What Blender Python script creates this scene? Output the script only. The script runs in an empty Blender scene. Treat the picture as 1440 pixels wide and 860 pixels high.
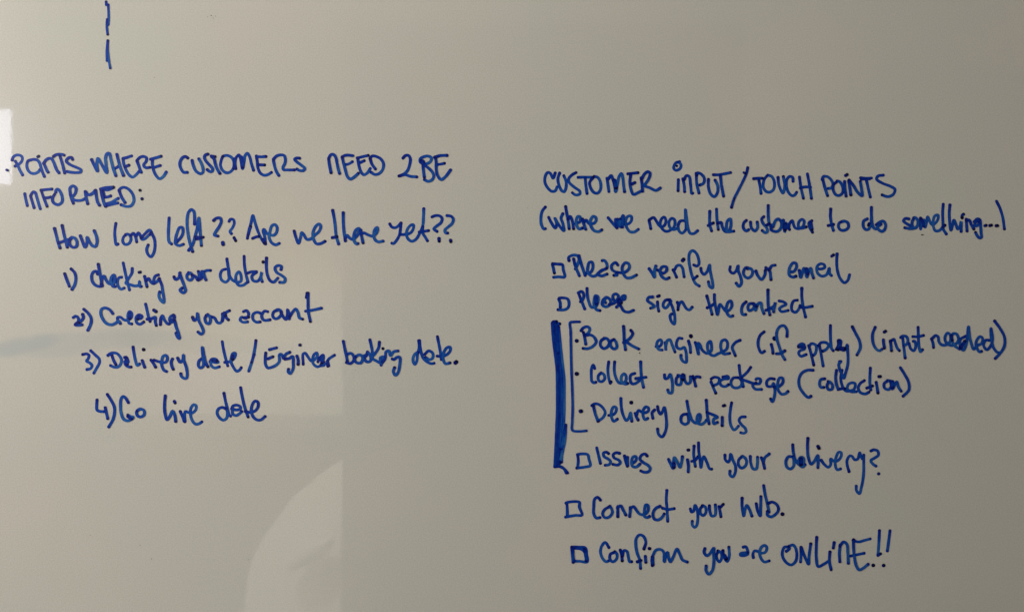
import bpy, bmesh, math, random
from mathutils import Vector, noise
random.seed(11)
sc = bpy.context.scene
COL = sc.collection
R = math.radians

# ---------------------------------------------------------------- camera, world, lamps, exposure
# The board lies in the plane y = 0 and faces -y; x runs right, z up; metres.
CAM_D = 0.86                      # camera to board
EYE = 1.45                        # height of the picture centre above the floor
cd = bpy.data.cameras.new("camera"); cam = bpy.data.objects.new("camera", cd); COL.objects.link(cam)
cam.location = (0, -CAM_D, EYE); cam.rotation_euler = (R(90), 0, 0)
cd.sensor_width = 36; cd.lens = 36 * CAM_D / 1.152
cd.clip_start = 0.02; cd.clip_end = 50
sc.camera = cam

w = bpy.data.worlds.new("World"); sc.world = w; w.use_nodes = True
bg = w.node_tree.nodes["Background"]
bg.inputs[0].default_value = (1.0, 0.955, 0.88, 1); bg.inputs[1].default_value = 0.195

def area(name, loc, aim, sx, sy, watts, colour):
    d = bpy.data.lights.new(name, 'AREA'); d.shape = 'RECTANGLE'; d.size = sx; d.size_y = sy
    d.energy = watts; d.color = colour
    o = bpy.data.objects.new(name, d); COL.objects.link(o); o.location = loc
    o.rotation_euler = (Vector(aim) - Vector(loc)).to_track_quat('-Z', 'Y').to_euler()
    return o
# daylight from the tall window at the left (its reflection falls left of the photograph)
area("window_light", (-2.35, -1.25, EYE + 0.72), (0.1, 0, EYE - 0.05), 0.9, 1.3, 48.5, (1.0, 0.965, 0.90))
# the far window: its right-hand edge is the bright rectangle at the picture's left edge
area("far_window_light", (-2.552, -2.0, EYE + 0.592), (-2.552, 0, EYE + 0.592), 1.36, 0.285, 6.2, (0.90, 0.93, 1.10))
# added spot that brightens the white sofa so its mirror image shows
sl = bpy.data.lights.new("sofa_fill_spot", 'SPOT'); sl.energy = 440; sl.spot_size = R(50); sl.spot_blend = 0.75; sl.shadow_soft_size = 0.08; sl.color = (1.0, 0.95, 0.88)
so = bpy.data.objects.new("sofa_fill_spot", sl); COL.objects.link(so); so.location = (-1.15, -0.95, 3.0)
so.rotation_euler = (Vector((-0.95, -2.5, 0.75)) - so.location).to_track_quat('-Z', 'Y').to_euler()
# added soft fill from above, kept out of the board's reflection
area("overhead_fill", (-0.6, -1.5, EYE + 1.5), (-0.6, -0.9, EYE), 1.2, 0.6, 9, (1.0, 0.93, 0.82))

sc.view_settings.view_transform = 'Standard'; sc.view_settings.look = 'None'
sc.view_settings.exposure = 0; sc.view_settings.gamma = 1

# ---------------------------------------------------------------- materials
def mat(name, base, rough=0.5, metal=0.0, coat=0.0):
    m = bpy.data.materials.new(name); m.use_nodes = True
    b = m.node_tree.nodes["Principled BSDF"]
    b.inputs["Base Color"].default_value = (*base, 1); b.inputs["Roughness"].default_value = rough
    b.inputs["Metallic"].default_value = metal; b.inputs["Coat Weight"].default_value = coat
    b.inputs["Coat Roughness"].default_value = 0.022
    return m, m.node_tree, b
def N(nt, t, **kw):
    n = nt.nodes.new(t)
    for k, v in kw.items():
        if k in n.inputs: n.inputs[k].default_value = v
        else: setattr(n, k, v)
    return n
def gloss_bump(nt, b, s1=0.00020, s2=0.000010):
    """the faint unevenness of lacquered sheet steel, the same under ink and bare board"""
    tc = N(nt, "ShaderNodeNewGeometry")
    n1 = N(nt, "ShaderNodeTexNoise", Scale=9.0, Detail=1.0); n2 = N(nt, "ShaderNodeTexNoise", Scale=230.0, Detail=2.0)
    nt.links.new(tc.outputs["Position"], n1.inputs["Vector"]); nt.links.new(tc.outputs["Position"], n2.inputs["Vector"])
    b1 = N(nt, "ShaderNodeBump", Strength=1.0, Distance=s1); b2 = N(nt, "ShaderNodeBump", Strength=1.0, Distance=s2)
    nt.links.new(n1.outputs["Fac"], b1.inputs["Height"]); nt.links.new(n2.outputs["Fac"], b2.inputs["Height"])
    nt.links.new(b1.outputs["Normal"], b2.inputs["Normal"])
    nt.links.new(b2.outputs["Normal"], b.inputs["Coat Normal"]); nt.links.new(b2.outputs["Normal"], b.inputs["Normal"])

m_board, nt, b = mat("board_enamel", (0.70, 0.675, 0.60), 0.22, coat=1.0)
b.inputs["Coat IOR"].default_value = 1.6
gloss_bump(nt, b)
geo = N(nt, "ShaderNodeNewGeometry")
# mottled wipe residue, fine grain
def mixc(fac, a, c, mode='MIX'):
    mx = N(nt, "ShaderNodeMix", data_type='RGBA', blend_type=mode)
    for sock, v in ((0, fac), (6, a), (7, c)):
        if hasattr(v, "is_output"): nt.links.new(v, mx.inputs[sock])
        else: mx.inputs[sock].default_value = v
    return mx.outputs[2]
def mapr(v, a0, a1, b0, b1, interp='LINEAR'):
    mr = N(nt, "ShaderNodeMapRange", interpolation_type=interp)
    nt.links.new(v, mr.inputs[0])
    for i, x in enumerate((a0, a1, b0, b1)): mr.inputs[i + 1].default_value = x
    return mr.outputs[0]
def math_(op, a, c=0.0):
    n = N(nt, "ShaderNodeMath", operation=op)
    for i, v in enumerate((a, c)):
        if hasattr(v, "is_output"): nt.links.new(v, n.inputs[i])
        else: n.inputs[i].default_value = v
    return n.outputs[0]
def nz(scale, detail=2.0, vec=None):
    n = N(nt, "ShaderNodeTexNoise", Scale=scale, Detail=detail)
    nt.links.new(vec or geo.outputs["Position"], n.inputs["Vector"]); return n.outputs["Fac"]
blot = mapr(nz(5.5, 3.0), 0.3, 0.7, 0.0, 1.0)
c1 = mixc(blot, (0.688, 0.652, 0.600, 1), (0.652, 0.652, 0.592, 1))
grain = mapr(nz(680.0, 2.0), 0.25, 0.75, 0.90, 1.10)
comb = N(nt, "ShaderNodeCombineColor"); [nt.links.new(grain, comb.inputs[i]) for i in range(3)]
c2 = mixc(1.0, c1, comb.outputs[0], 'MULTIPLY')
# blue-grey smear left by the eraser, a long lens shape beside item three
sep = N(nt, "ShaderNodeSeparateXYZ"); nt.links.new(geo.outputs["Position"], sep.inputs[0])
def smear(c_in, cx, cz, rx, rz, tilt, colour, amount):
    dx = math_('SUBTRACT', sep.outputs[0], cx); dz = math_('SUBTRACT', sep.outputs[2], cz)
    u = math_('DIVIDE', math_('ADD', math_('MULTIPLY', dx, math.cos(tilt)), math_('MULTIPLY', dz, math.sin(tilt))), rx)
    v = math_('DIVIDE', math_('SUBTRACT', math_('MULTIPLY', dz, math.cos(tilt)), math_('MULTIPLY', dx, math.sin(tilt))), rz)
    r2 = math_('ADD', math_('MULTIPLY', u, u), math_('MULTIPLY', v, v))
    wob = math_('MULTIPLY', math_('SUBTRACT', nz(16.0, 4.0), 0.5), 1.9)
    f = mapr(math_('ADD', r2, wob), 0.15, 1.35, amount, 0.0, 'SMOOTHSTEP')
    return mixc(f, c_in, colour)
c3 = smear(c2, -0.495, EYE - 0.042, 0.125, 0.0145, R(5), (0.44, 0.49, 0.51, 1), 0.26)
c3 = smear(c3, -0.37, EYE - 0.040, 0.13, 0.012, R(-4), (0.50, 0.53, 0.52, 1), 0.22)
c3 = smear(c3, -0.555, EYE - 0.046, 0.05, 0.010, R(12), (0.42, 0.48, 0.52, 1), 0.34)
c3 = smear(c3, -0.30, EYE + 0.045, 0.12, 0.10, R(25), (0.74, 0.66, 0.50, 1), 0.22)  # warm, slightly lighter patch above the blue-grey smear
nt.links.new(c3, b.inputs["Base Color"])

m_ink, nt, b = mat("blue_marker_ink", (0.01, 0.03, 0.16), 0.32)
b.inputs["Specular IOR Level"].default_value = 0.22
gloss_bump(nt, b)
at = N(nt, "ShaderNodeAttribute", attribute_name="ink")
geo = N(nt, "ShaderNodeNewGeometry")
d = math_('ADD', at.outputs["Fac"], math_('MULTIPLY', math_('SUBTRACT', nz(330.0, 3.0), 0.5), 0.42))
ramp = N(nt, "ShaderNodeValToRGB"); nt.links.new(d, ramp.inputs[0])
el = ramp.color_ramp.elements
el[0].position = 0.0; el[0].color = (0.026, 0.150, 0.42, 1)
el[1].position = 1.0; el[1].color = (0.002, 0.002, 0.035, 1)
for p, c in ((0.28, (0.004, 0.072, 0.40)), (0.52, (0.001, 0.029, 0.33)), (0.82, (0.001, 0.005, 0.17))):
    e = el.new(p); e.color = (*c, 1)
nt.links.new(ramp.outputs[0], b.inputs["Base Color"])

m_alu = mat("brushed_aluminium", (0.62, 0.62, 0.63), 0.35, 1.0)[0]
m_wall, nt, b = mat("painted_plaster", (0.62, 0.59, 0.53), 0.8)
geo = N(nt, "ShaderNodeNewGeometry"); nb = N(nt, "ShaderNodeBump", Strength=0.3, Distance=0.001)
nt.links.new(nz(160.0), nb.inputs["Height"]); nt.links.new(nb.outputs[0], b.inputs["Normal"])
m_steel = mat("grey_green_lacquer", (0.16, 0.18, 0.165), 0.5)[0]
m_dark = mat("dark_wood", (0.05, 0.04, 0.035), 0.5)[0]
m_white = mat("white_fabric", (0.80, 0.78, 0.74), 0.9)[0]
m_speck = mat("dust_grey", (0.14, 0.13, 0.12), 0.9)[0]

# ---------------------------------------------------------------- helpers
def link(name, me, parent=None):
    o = bpy.data.objects.new(name, me); COL.objects.link(o)
    if parent: o.parent = parent
    return o
def empty(name, parent=None, loc=(0, 0, 0)):
    o = link(name, None, parent); o.location = loc; o.empty_display_size = 0.05; return o
def tag(o, **kw):
    for k, v in kw.items(): o[k] = v
    return o
def box(name, x0, x1, y0, y1, z0, z1, m, parent=None, bev=0.0):
    bm = bmesh.new(); bmesh.ops.create_cube(bm, size=1)
    for v in bm.verts:
        v.co = Vector(((x0 + x1) / 2 + v.co.x * (x1 - x0), (y0 + y1) / 2 + v.co.y * (y1 - y0), (z0 + z1) / 2 + v.co.z * (z1 - z0)))
    if bev: bmesh.ops.bevel(bm, geom=bm.edges[:], offset=bev, segments=2, affect='EDGES', profile=0.6)
    me = bpy.data.meshes.new(name); bm.to_mesh(me); bm.free(); me.materials.append(m)
    return link(name, me, parent)

# ---------------------------------------------------------------- the setting
tag(box("wall", -4, 4, 0.022, 0.12, 0, 3.4, m_wall), kind="structure")
tag(box("floor", -4, 4, -4, 0.12, -0.1, 0, mat("grey_floor", (0.22, 0.21, 0.2), 0.7)[0]), kind="structure")
# what the lacquer mirrors faintly: the far wall, a tall cupboard, a low sideboard and a chair with a rounded white back
tag(box("far_wall", -4, 4, -3.1, -3.0, 0, 3.4, m_wall), kind="structure")
def room_pt(px, pz, dist):       # a point of the room, given where its mirror image lies on the board (m from its centre)
    k = (CAM_D + dist) / CAM_D
    return px * k, EYE + pz * k
cup = empty("cupboard", loc=(0, 0, 0)); tag(cup, label="tall grey-green steel cupboard behind the photographer, mirrored faintly in the board", category="cupboard")
x0, _ = room_pt(-0.193, 0, 1.55); x1, _ = room_pt(0.262, 0, 1.55)
box("carcass", x0, x1, -2.0, -1.57, 0.0, 2.35, m_steel, cup, 0.004)
xm = (x0 + x1) / 2
for a, c in ((x0 + 0.01, xm - 0.003), (xm + 0.003, x1 - 0.01)):
    box("door", a, c, -1.566, -1.55, 0.06, 2.33, m_steel, cup, 0.003)
side = empty("sideboard"); tag(side, label="low dark wood sideboard against the far wall behind the white chair", category="sideboard")
xs0, zs = room_pt(-0.66, -0.1385, 2.5); xs1, _ = room_pt(-0.15, 0, 2.5)
box("top", xs0, xs1, -2.95, -2.5, zs - 0.03, zs, m_dark, side, 0.004)
box("carcass", xs0 + 0.02, xs1 - 0.02, -2.93, -2.52, 0.0, zs - 0.031, m_dark, side, 0.003)
sofa = empty("sofa"); tag(sofa, label="white fabric sofa with a high arched back beside the tall cupboard", category="sofa")
K = (CAM_D + 2.1) / CAM_D * 0.0008
arch = [(343, 900), (343, 850), (345, 815), (352, 788), (369, 757), (390, 726), (410, 700), (440, 676), (478, 651), (520, 630), (565, 619), (600, 616)]
arch += [(1200 - x, y) for x, y in arch[-2::-1]]
base = (430 - 900) * K + EYE
bm = bmesh.new(); rows = []
for f, (shr, dep) in enumerate(((1.0, 0.0), (1.0, -0.07), (0.985, -0.11), (0.95, -0.135), (0.88, -0.15))):
    rows.append([bm.verts.new((((x - 600) * shr - 120) * K, -2.10 - dep * -1.0, base + ((430 - y) * K + EYE - base) * (0.4 + 0.6 * shr))) for x, y in arch])
for f in range(4):
    for i in range(len(arch) - 1): bm.faces.new((rows[f][i], rows[f][i + 1], rows[f + 1][i + 1], rows[f + 1][i]))
bm.faces.new(rows[0]); bm.faces.new(rows[4][::-1])
bmesh.ops.recalc_face_normals(bm, faces=bm.faces[:])
for fc in bm.faces: fc.smooth = len(fc.verts) == 4
me = bpy.data.meshes.new("back"); bm.to_mesh(me); bm.free(); me.materials.append(m_white)
link("back", me, sofa)
x0 = (343 - 720) * K; x1 = (857 - 720) * K
box("seat", x0, x1, -2.24, -1.65 - 0.4, base - 0.12, base - 0.002, m_white, sofa, 0.03)
for a in (x0 + 0.06, x1 - 0.06):
    for yy in (-2.18, -2.10): box("leg", a - 0.02, a + 0.02, yy - 0.02, yy + 0.02, 0, base - 0.122, m_dark, sofa, 0.003)
bm = bmesh.new(); bmesh.ops.create_uvsphere(bm, u_segments=32, v_segments=16, radius=1)
ccx = (436 - 720) * K * 0.97; ccz = (430 - 780) * K * 0.97 + EYE
for v in bm.verts:
    v.co = Vector((ccx + 0.085 * math.copysign(abs(v.co.x) ** 0.75, v.co.x), -2.04 + 0.03 * v.co.y, ccz + 0.042 * math.copysign(abs(v.co.z) ** 0.8, v.co.z) + 0.05 * v.co.x))
for fc in bm.faces: fc.smooth = True
me = bpy.data.meshes.new("cushion"); bm.to_mesh(me); bm.free(); me.materials.append(mat("grey_cushion", (0.48, 0.48, 0.46), 0.9)[0])
tag(link("cushion", me), label="small grey cushion leaning against the white sofa back", category="cushion")


# ---------------------------------------------------------------- the whiteboard
BX, BZ = 1.0, 0.62
board = empty("whiteboard", loc=(0, 0, EYE))
tag(board, label="glossy off-white whiteboard covered with two columns of blue handwritten notes", category="whiteboard")
p = box("board_panel", -BX, BX, 0, 0.016, -BZ, BZ, m_board, board)
t = 0.018
for x0, x1, z0, z1 in ((-BX - t, BX + t, BZ, BZ + t), (-BX - t, BX + t, -BZ - t, -BZ), (-BX - t, -BX, -BZ, BZ), (BX, BX + t, -BZ, BZ)):
    box("frame_rail", x0, x1, -0.006, 0.02, z0, z1, m_alu, board, 0.002)

# ---------------------------------------------------------------- handwriting
# Every stroke is the path of the marker's tip over the board, in tenths of a millimetre from the board's centre.
# "line; label / word; strokes": strokes are |-separated, an optional leading wN is the relative width of that stroke.
TEXT = """
L;written_line;handwritten capital heading Points where customers need 2 be;
W;word;handwritten word points;-5622 1639 -5613 1670 -5581 1693 -5546 1695 -5514 1679 -5508 1648 -5521 1617 -5550 1590 -5572 1578 -5590 1570|-5586 1626 -5559 1577 -5537 1528 -5505 1470|-5407 1641 -5443 1630 -5458 1586 -5447 1532 -5416 1496 -5371 1487 -5331 1505 -5309 1532|-5447 1626 -5412 1641 -5371 1646 -5336 1635 -5313 1604 -5300 1559 -5282 1505 -5260 1453|-5336 1675 -5322 1682|-5269 1604 -5251 1568 -5233 1523 -5217 1501|-5264 1608 -5242 1639 -5211 1657 -5179 1653 -5157 1617 -5139 1572 -5121 1528 -5095 1495|-5157 1679 -5135 1695 -5099 1704 -5054 1700 -5038 1693|-5086 1688 -5068 1630 -5050 1568 -5032 1492|-4943 1644 -4952 1666 -4974 1668 -5005 1648 -5014 1626 -4983 1595 -4938 1572 -4885 1550 -4849 1528 -4853 1505 -4894 1498 -4956 1501 -5005 1510|w0.8 -5684 1528 -5671 1523
W;word;handwritten word where;-4729 1644 -4702 1586 -4662 1514 -4670 1586 -4659 1657 -4621 1599 -4559 1496 -4566 1586 -4572 1666 -4554 1711 -4532 1715 -4510 1639 -4487 1550 -4456 1462|-4445 1704 -4429 1639 -4407 1559 -4371 1465|-4474 1541 -4443 1557 -4425 1572|-4376 1657 -4367 1595 -4344 1532 -4309 1474 -4269 1447 -4233 1470 -4193 1514|-4376 1657 -4331 1668 -4278 1686|-4353 1563 -4309 1581|-4219 1630 -4202 1586 -4184 1532 -4170 1501|-4219 1635 -4184 1670 -4144 1679 -4112 1662 -4117 1621 -4144 1586 -4135 1563 -4112 1552 -4072 1557|-4045 1644 -4045 1586 -4032 1523 -4001 1461 -3965 1429 -3925 1452 -3889 1505|-4068 1648 -4014 1662 -3947 1682|-4041 1550 -3996 1566 -3956 1578
W;word;handwritten word customers;-3648 1662 -3675 1679 -3706 1666 -3733 1621 -3735 1577 -3719 1532 -3693 1501 -3652 1501|-3599 1635 -3585 1577 -3554 1514 -3505 1486 -3478 1501 -3476 1541 -3492 1595 -3523 1653|-3420 1706 -3451 1693 -3460 1662 -3438 1621 -3398 1577 -3368 1541 -3376 1510 -3402 1510 -3429 1532|-3384 1684 -3340 1677|-3380 1675 -3353 1653 -3340 1604 -3318 1541 -3286 1487|-3255 1679 -3273 1630 -3279 1577 -3259 1528 -3215 1496 -3170 1505 -3134 1550 -3130 1621 -3157 1670 -3206 1691 -3246 1684|-3125 1653 -3121 1604 -3125 1545|-3108 1541 -3115 1604 -3103 1666 -3072 1697 -3054 1657 -3032 1541 -3014 1621 -3005 1684 -2978 1715 -2951 1675 -2933 1604 -2907 1523|-3045 1675 -3032 1621 -3029 1559|-2875 1684 -2866 1621 -2858 1550 -2831 1492 -2786 1468 -2741 1478 -2706 1501|-2875 1679 -2822 1675 -2768 1679|-2849 1586 -2782 1584|-2684 1639 -2670 1568 -2648 1505 -2623 1465|-2684 1648 -2648 1684 -2603 1697 -2563 1688 -2550 1648 -2554 1604 -2576 1559 -2572 1532 -2523 1528 -2447 1528|-2389 1659 -2420 1662 -2447 1648 -2424 1621 -2371 1581 -2331 1545 -2344 1523 -2389 1521 -2420 1537
W;word;handwritten word need;-2063 1653 -2054 1586 -2036 1496|-2063 1657 -2040 1697 -2009 1702 -1982 1666 -1969 1604 -1956 1541 -1940 1487|-1911 1670 -1893 1595 -1871 1514 -1853 1456 -1822 1425 -1777 1447 -1728 1492|-1911 1675 -1871 1693 -1790 1688|-1880 1586 -1835 1596 -1795 1621|-1735 1657 -1724 1586 -1702 1514 -1670 1474 -1630 1492 -1594 1545|-1742 1662 -1688 1675 -1617 1691|-1706 1612 -1661 1632|-1594 1648 -1577 1595 -1536 1537|-1599 1657 -1572 1684 -1527 1679 -1474 1648 -1445 1595 -1456 1532 -1496 1487 -1545 1477 -1585 1501
W;word;handwritten word 2;-1228 1659 -1201 1688 -1166 1691 -1145 1657 -1150 1595 -1175 1523 -1215 1483 -1273 1459|-1259 1462 -1206 1474 -1143 1456 -1072 1450
W;word;handwritten word be;-1005 1630 -1000 1550 -987 1447|-992 1599 -1032 1617 -1032 1653 -996 1675 -947 1684 -907 1662 -920 1621 -974 1590|-996 1586 -947 1554 -898 1505 -880 1461 -902 1416 -947 1400 -987 1420|-1023 1630 -996 1626 -1014 1608 -992 1617|-862 1670 -853 1604 -853 1532 -835 1461 -799 1420 -755 1447 -692 1528|-871 1670 -813 1688 -732 1691|-853 1586 -804 1593 -759 1602
L;written_line;handwritten capitals Informed with a colon under the left heading;
W;word;handwritten word informed;-5481 1260 -5470 1202 -5452 1126|-5416 1237 -5398 1175 -5376 1103|-5412 1246 -5385 1282 -5363 1273 -5345 1219 -5327 1157 -5306 1090|-5300 1300 -5242 1307 -5175 1313|-5296 1300 -5269 1219 -5229 1117|-5260 1215 -5224 1215 -5188 1224|-5144 1255 -5166 1219 -5166 1175 -5135 1144 -5099 1139 -5063 1166 -5059 1219 -5077 1273 -5108 1313 -5130 1300 -5132 1278|-4934 1152 -4956 1211 -4970 1273 -4970 1327 -4938 1349 -4907 1327 -4907 1282 -4929 1242 -4952 1219 -4929 1193 -4889 1184 -4840 1188 -4809 1202|-4800 1286 -4791 1219 -4773 1148|-4795 1282 -4769 1251 -4733 1255 -4684 1300|-4684 1300 -4675 1228 -4661 1166 -4639 1130|-4626 1313 -4608 1228 -4590 1157 -4572 1117|-4630 1313 -4577 1327 -4483 1334|-4595 1309 -4541 1304 -4487 1328|-4599 1282 -4581 1219|-4590 1224 -4550 1224 -4514 1236|-4577 1121 -4514 1139 -4434 1157|-4586 1139 -4505 1166 -4429 1209|-4420 1300 -4394 1228 -4353 1161|-4420 1300 -4394 1327 -4353 1331 -4300 1300 -4260 1237 -4255 1175 -4286 1126 -4336 1117 -4398 1137|-4186 1300 -4182 1298|-4163 1204 -4160 1202
L;written_line;handwritten question How long left, Are we there yet, with double question marks;
W;word;handwritten word how;-5146 870 -5124 785 -5106 713 -5084 651|-5061 905 -5039 803 -5003 660|-5097 709 -5052 724 -4999 745 -4972 742|-4950 771 -4977 731 -4972 687 -4936 658 -4901 669 -4892 713 -4914 758 -4950 771 -4972 754|-4856 789 -4834 731 -4802 660 -4780 722 -4780 771 -4753 722 -4722 678 -4686 669 -4668 713 -4673 776 -4700 846
W;word;handwritten word long;-4456 928 -4467 856 -4467 776 -4450 687 -4432 696|-4329 807 -4369 776 -4378 722 -4351 691 -4307 704 -4286 758 -4311 803 -4347 803|-4286 794 -4258 816 -4235 776 -4222 718|-4226 785 -4204 821 -4182 794 -4164 749 -4132 754 -4088 794 -4052 825|-4168 767 -4128 812 -4079 852 -4061 838 -4070 803|-4057 821 -4025 758 -4016 678 -4030 597 -4061 553 -4092 575 -4110 633 -4092 687
W;word;handwritten word left;-3857 990 -3863 892 -3866 803 -3857 722 -3830 696|-3772 722 -3727 767 -3702 821 -3710 883 -3741 879 -3768 821 -3785 749 -3785 700 -3745 678 -3696 694|-3571 919 -3571 999 -3580 1062 -3607 1084 -3638 1053 -3654 981 -3654 892 -3643 803 -3625 713 -3593 611|-3638 624 -3593 687 -3567 776 -3544 865 -3522 990 -3513 892 -3504 776 -3495 678|-3553 754 -3513 758 -3473 774|-3558 776 -3504 767
W;question_mark;pair of question marks;-3357 959 -3325 986 -3281 986 -3272 946 -3294 892 -3330 838 -3348 798 -3308 785|w1.1 -3254 713 -3250 691|-3183 950 -3165 974 -3133 968 -3125 928 -3147 874 -3172 838 -3156 812|-3127 767 -3107 731
W;word;handwritten word are;-2977 758 -2964 830 -2937 928 -2916 1017 -2888 928 -2861 847 -2821 758 -2781 700|w1 -2968 803 -2941 892|-2919 758 -2879 776 -2848 780|-2773 696 -2782 776 -2800 847 -2791 861 -2755 812 -2728 803 -2684 794 -2652 821 -2643 883 -2666 914 -2701 901 -2724 830 -2733 776 -2706 713 -2661 687 -2617 704|-2804 749 -2786 713
W;word;handwritten word we;-2451 843 -2433 776 -2402 704 -2380 767 -2366 825 -2344 803 -2308 749 -2264 754 -2219 794 -2165 847 -2152 901 -2170 921 -2210 892 -2241 812 -2232 749 -2201 700 -2157 700 -2103 727
W;word;handwritten word there;-2018 1075 -2000 981 -1987 874 -1978 785 -1951 696|-2023 767 -1969 778|-1899 1048 -1898 946 -1889 821 -1875 731|-1880 749 -1857 794 -1831 767 -1799 749 -1755 776 -1723 830 -1719 870 -1755 856 -1781 785 -1772 722 -1750 696 -1732 703|-1702 852 -1693 785 -1677 709|-1702 803 -1670 821 -1617 798 -1568 785 -1532 812 -1514 847 -1518 881 -1545 856 -1554 803 -1545 749 -1510 722 -1451 729
W;word;handwritten word yet;-1376 923 -1353 888 -1313 879 -1273 905 -1251 932|-1249 932 -1255 865 -1268 794 -1304 731 -1335 700 -1353 706|-1255 803 -1206 803 -1143 821 -1112 865 -1108 910 -1134 910 -1175 865 -1188 803 -1166 749 -1125 727 -1081 749 -1041 812 -1005 901 -996 999 -993 1093|-1005 892 -1005 821 -978 776 -951 731|-1045 830 -992 838 -938 847
W;question_mark;pair of question marks;-902 999 -871 1013 -817 1013 -788 986 -799 937 -849 897 -880 865 -844 837|w1.1 -822 758 -820 727|-732 1015 -688 1008 -661 977 -674 928 -719 888 -755 852 -746 821 -724 819|-692 740 -688 722
L;written_line;numbered line one, Checking your details;
W;item_number;;-5032 363 -5013 310 -4979 220|-4959 417 -4919 372 -4906 310 -4919 238 -4950 186
W;word;handwritten word checking;-4660 359 -4678 390 -4709 381 -4727 345 -4723 283 -4691 238 -4647 220 -4615 225|-4654 470 -4642 399 -4624 301 -4611 225|-4620 247 -4611 310 -4589 336 -4566 292 -4531 251 -4477 260 -4468 310 -4477 350 -4504 327 -4513 274 -4486 220 -4464 220|-4495 327 -4490 265 -4477 301 -4486 238|-4392 323 -4419 318 -4437 283 -4432 229 -4401 189 -4361 202|-4374 484 -4356 399 -4334 301 -4303 180|-4272 421 -4276 372 -4307 318 -4343 256 -4289 238 -4236 225 -4196 238 -4191 278 -4182 216 -4169 220|-4196 377 -4180 381|-4133 332 -4120 274 -4106 216|-4115 283 -4088 310 -4066 274 -4035 251 -3995 274 -3968 310|-3977 350 -4012 336 -4030 292 -4026 256|-3968 301 -3941 238 -3928 158 -3914 68 -3919 37 -3950 64 -3972 113 -3963 158
W;word;handwritten word your;-3802 328 -3785 298 -3749 318 -3734 374|-3739 369 -3714 298 -3684 218 -3674 168 -3699 148 -3734 178 -3709 203|-3614 369 -3654 354 -3654 313 -3624 288 -3594 313 -3604 359 -3639 374|-3599 349 -3558 328 -3533 288 -3518 338 -3528 389|-3528 293 -3488 318 -3488 389 -3478 389 -3458 328 -3443 293|-3478 328 -3468 379 -3428 399 -3390 399
W;word;handwritten word details;-3222 414 -3262 399 -3282 349 -3267 293 -3222 268 -3187 298 -3187 359 -3207 529|-3209 529 -3187 409 -3176 338 -3141 288 -3096 268 -3051 278 -3051 349 -3071 384 -3101 354 -3106 288 -3076 233 -3026 233 -2970 273|-3014 560 -3011 469 -2996 369 -2970 268|-2975 369 -2930 384 -2875 384|-2875 379 -2925 338 -2915 288 -2865 278 -2830 318 -2815 379 -2825 328 -2810 273|w1.15 -2800 494 -2798 494|-2762 539 -2764 449 -2754 359 -2724 288 -2684 268 -2634 313|-2599 409 -2594 444 -2634 454 -2666 429 -2649 379 -2594 344 -2553 308 -2563 268 -2614 266
L;written_line;numbered line two, Creating your account;
W;item_number;;-4937 -130 -4906 -114 -4879 -135 -4879 -175 -4915 -210 -4861 -215 -4835 -210|-4830 -94 -4821 -126 -4844 -166 -4884 -197|-4817 -36 -4772 -76 -4741 -121 -4732 -166 -4745 -219 -4772 -273|-4906 -206 -4870 -188
W;word;handwritten word creating;-4491 -85 -4522 -45 -4576 -21 -4616 -36 -4625 -85 -4602 -148 -4558 -197 -4504 -210 -4459 -193 -4424 -166 -4406 -197|-4433 -166 -4437 -130 -4406 -126 -4361 -157 -4317 -157 -4281 -130 -4281 -76 -4303 -63 -4321 -103 -4317 -157 -4308 -193 -4276 -202|w1.1 -4299 -81 -4300 -139|-4218 -139 -4174 -139 -4160 -117 -4196 -99 -4227 -126 -4223 -184 -4187 -206 -4142 -179|-4200 -112 -4209 -148|-4122 22 -4107 -41 -4089 -121 -4071 -175|-4107 -148 -4049 -139|-4066 -148 -4013 -126 -4013 -175 -4002 -219|w1.1 -4031 -45 -4004 -63|-3955 -210 -3950 -139 -3932 -108 -3910 -157 -3870 -202 -3852 -197|-3843 -175 -3799 -139 -3803 -103 -3839 -117 -3852 -157 -3834 -184 -3799 -157|w1.1 -3840 -168 -3803 -156 -3779 -230 -3754 -304 -3742 -365 -3766 -340 -3779 -304|-3809 -101 -3797 -156
W;word;handwritten word your;-3594 -125 -3576 -162 -3545 -138 -3539 -82 -3521 -168 -3484 -242 -3472 -291 -3496 -316 -3533 -291|-3422 -95 -3453 -132 -3441 -187 -3410 -199 -3392 -156 -3410 -107 -3441 -107|-3392 -119 -3349 -132 -3312 -187 -3275 -187 -3257 -132 -3257 -89|-3257 -168 -3238 -107 -3220 -76 -3177 -52|-3226 -95 -3214 -132 -3189 -156|-3238 -76 -3226 -107
W;word;handwritten word account;-3023 -64 -2986 -52 -2962 -95 -2993 -138 -3042 -125 -3058 -156 -3029 -181 -2974 -178|-3023 -132 -2962 -125|-2827 -82 -2870 -70 -2913 -95 -2913 -150 -2876 -181 -2833 -178|-2747 -64 -2784 -58 -2815 -101 -2808 -144 -2778 -162 -2722 -154|-2630 -46 -2679 -64 -2692 -113 -2661 -144 -2612 -119 -2593 -64 -2630 -39 -2649 -46|-2600 -70 -2575 -119 -2544 -150 -2526 -95 -2526 -39 -2507 -95 -2507 -144|-2501 -119 -2465 -64 -2434 -33 -2409 -70 -2391 -132 -2354 -148|-2305 145 -2311 96|-2295 145 -2295 53 -2290 -70 -2268 -175|-2323 -58 -2243 -46 -2145 -24
L;written_line;numbered line three, Delivery date slash Engineer booking date;
W;item_number;;-4830 -545 -4782 -538 -4759 -555 -4768 -593 -4787 -616 -4749 -640 -4725 -668 -4740 -702 -4782 -713|-4740 -502 -4683 -555 -4645 -593 -4640 -635 -4669 -692 -4704 -754
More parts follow.
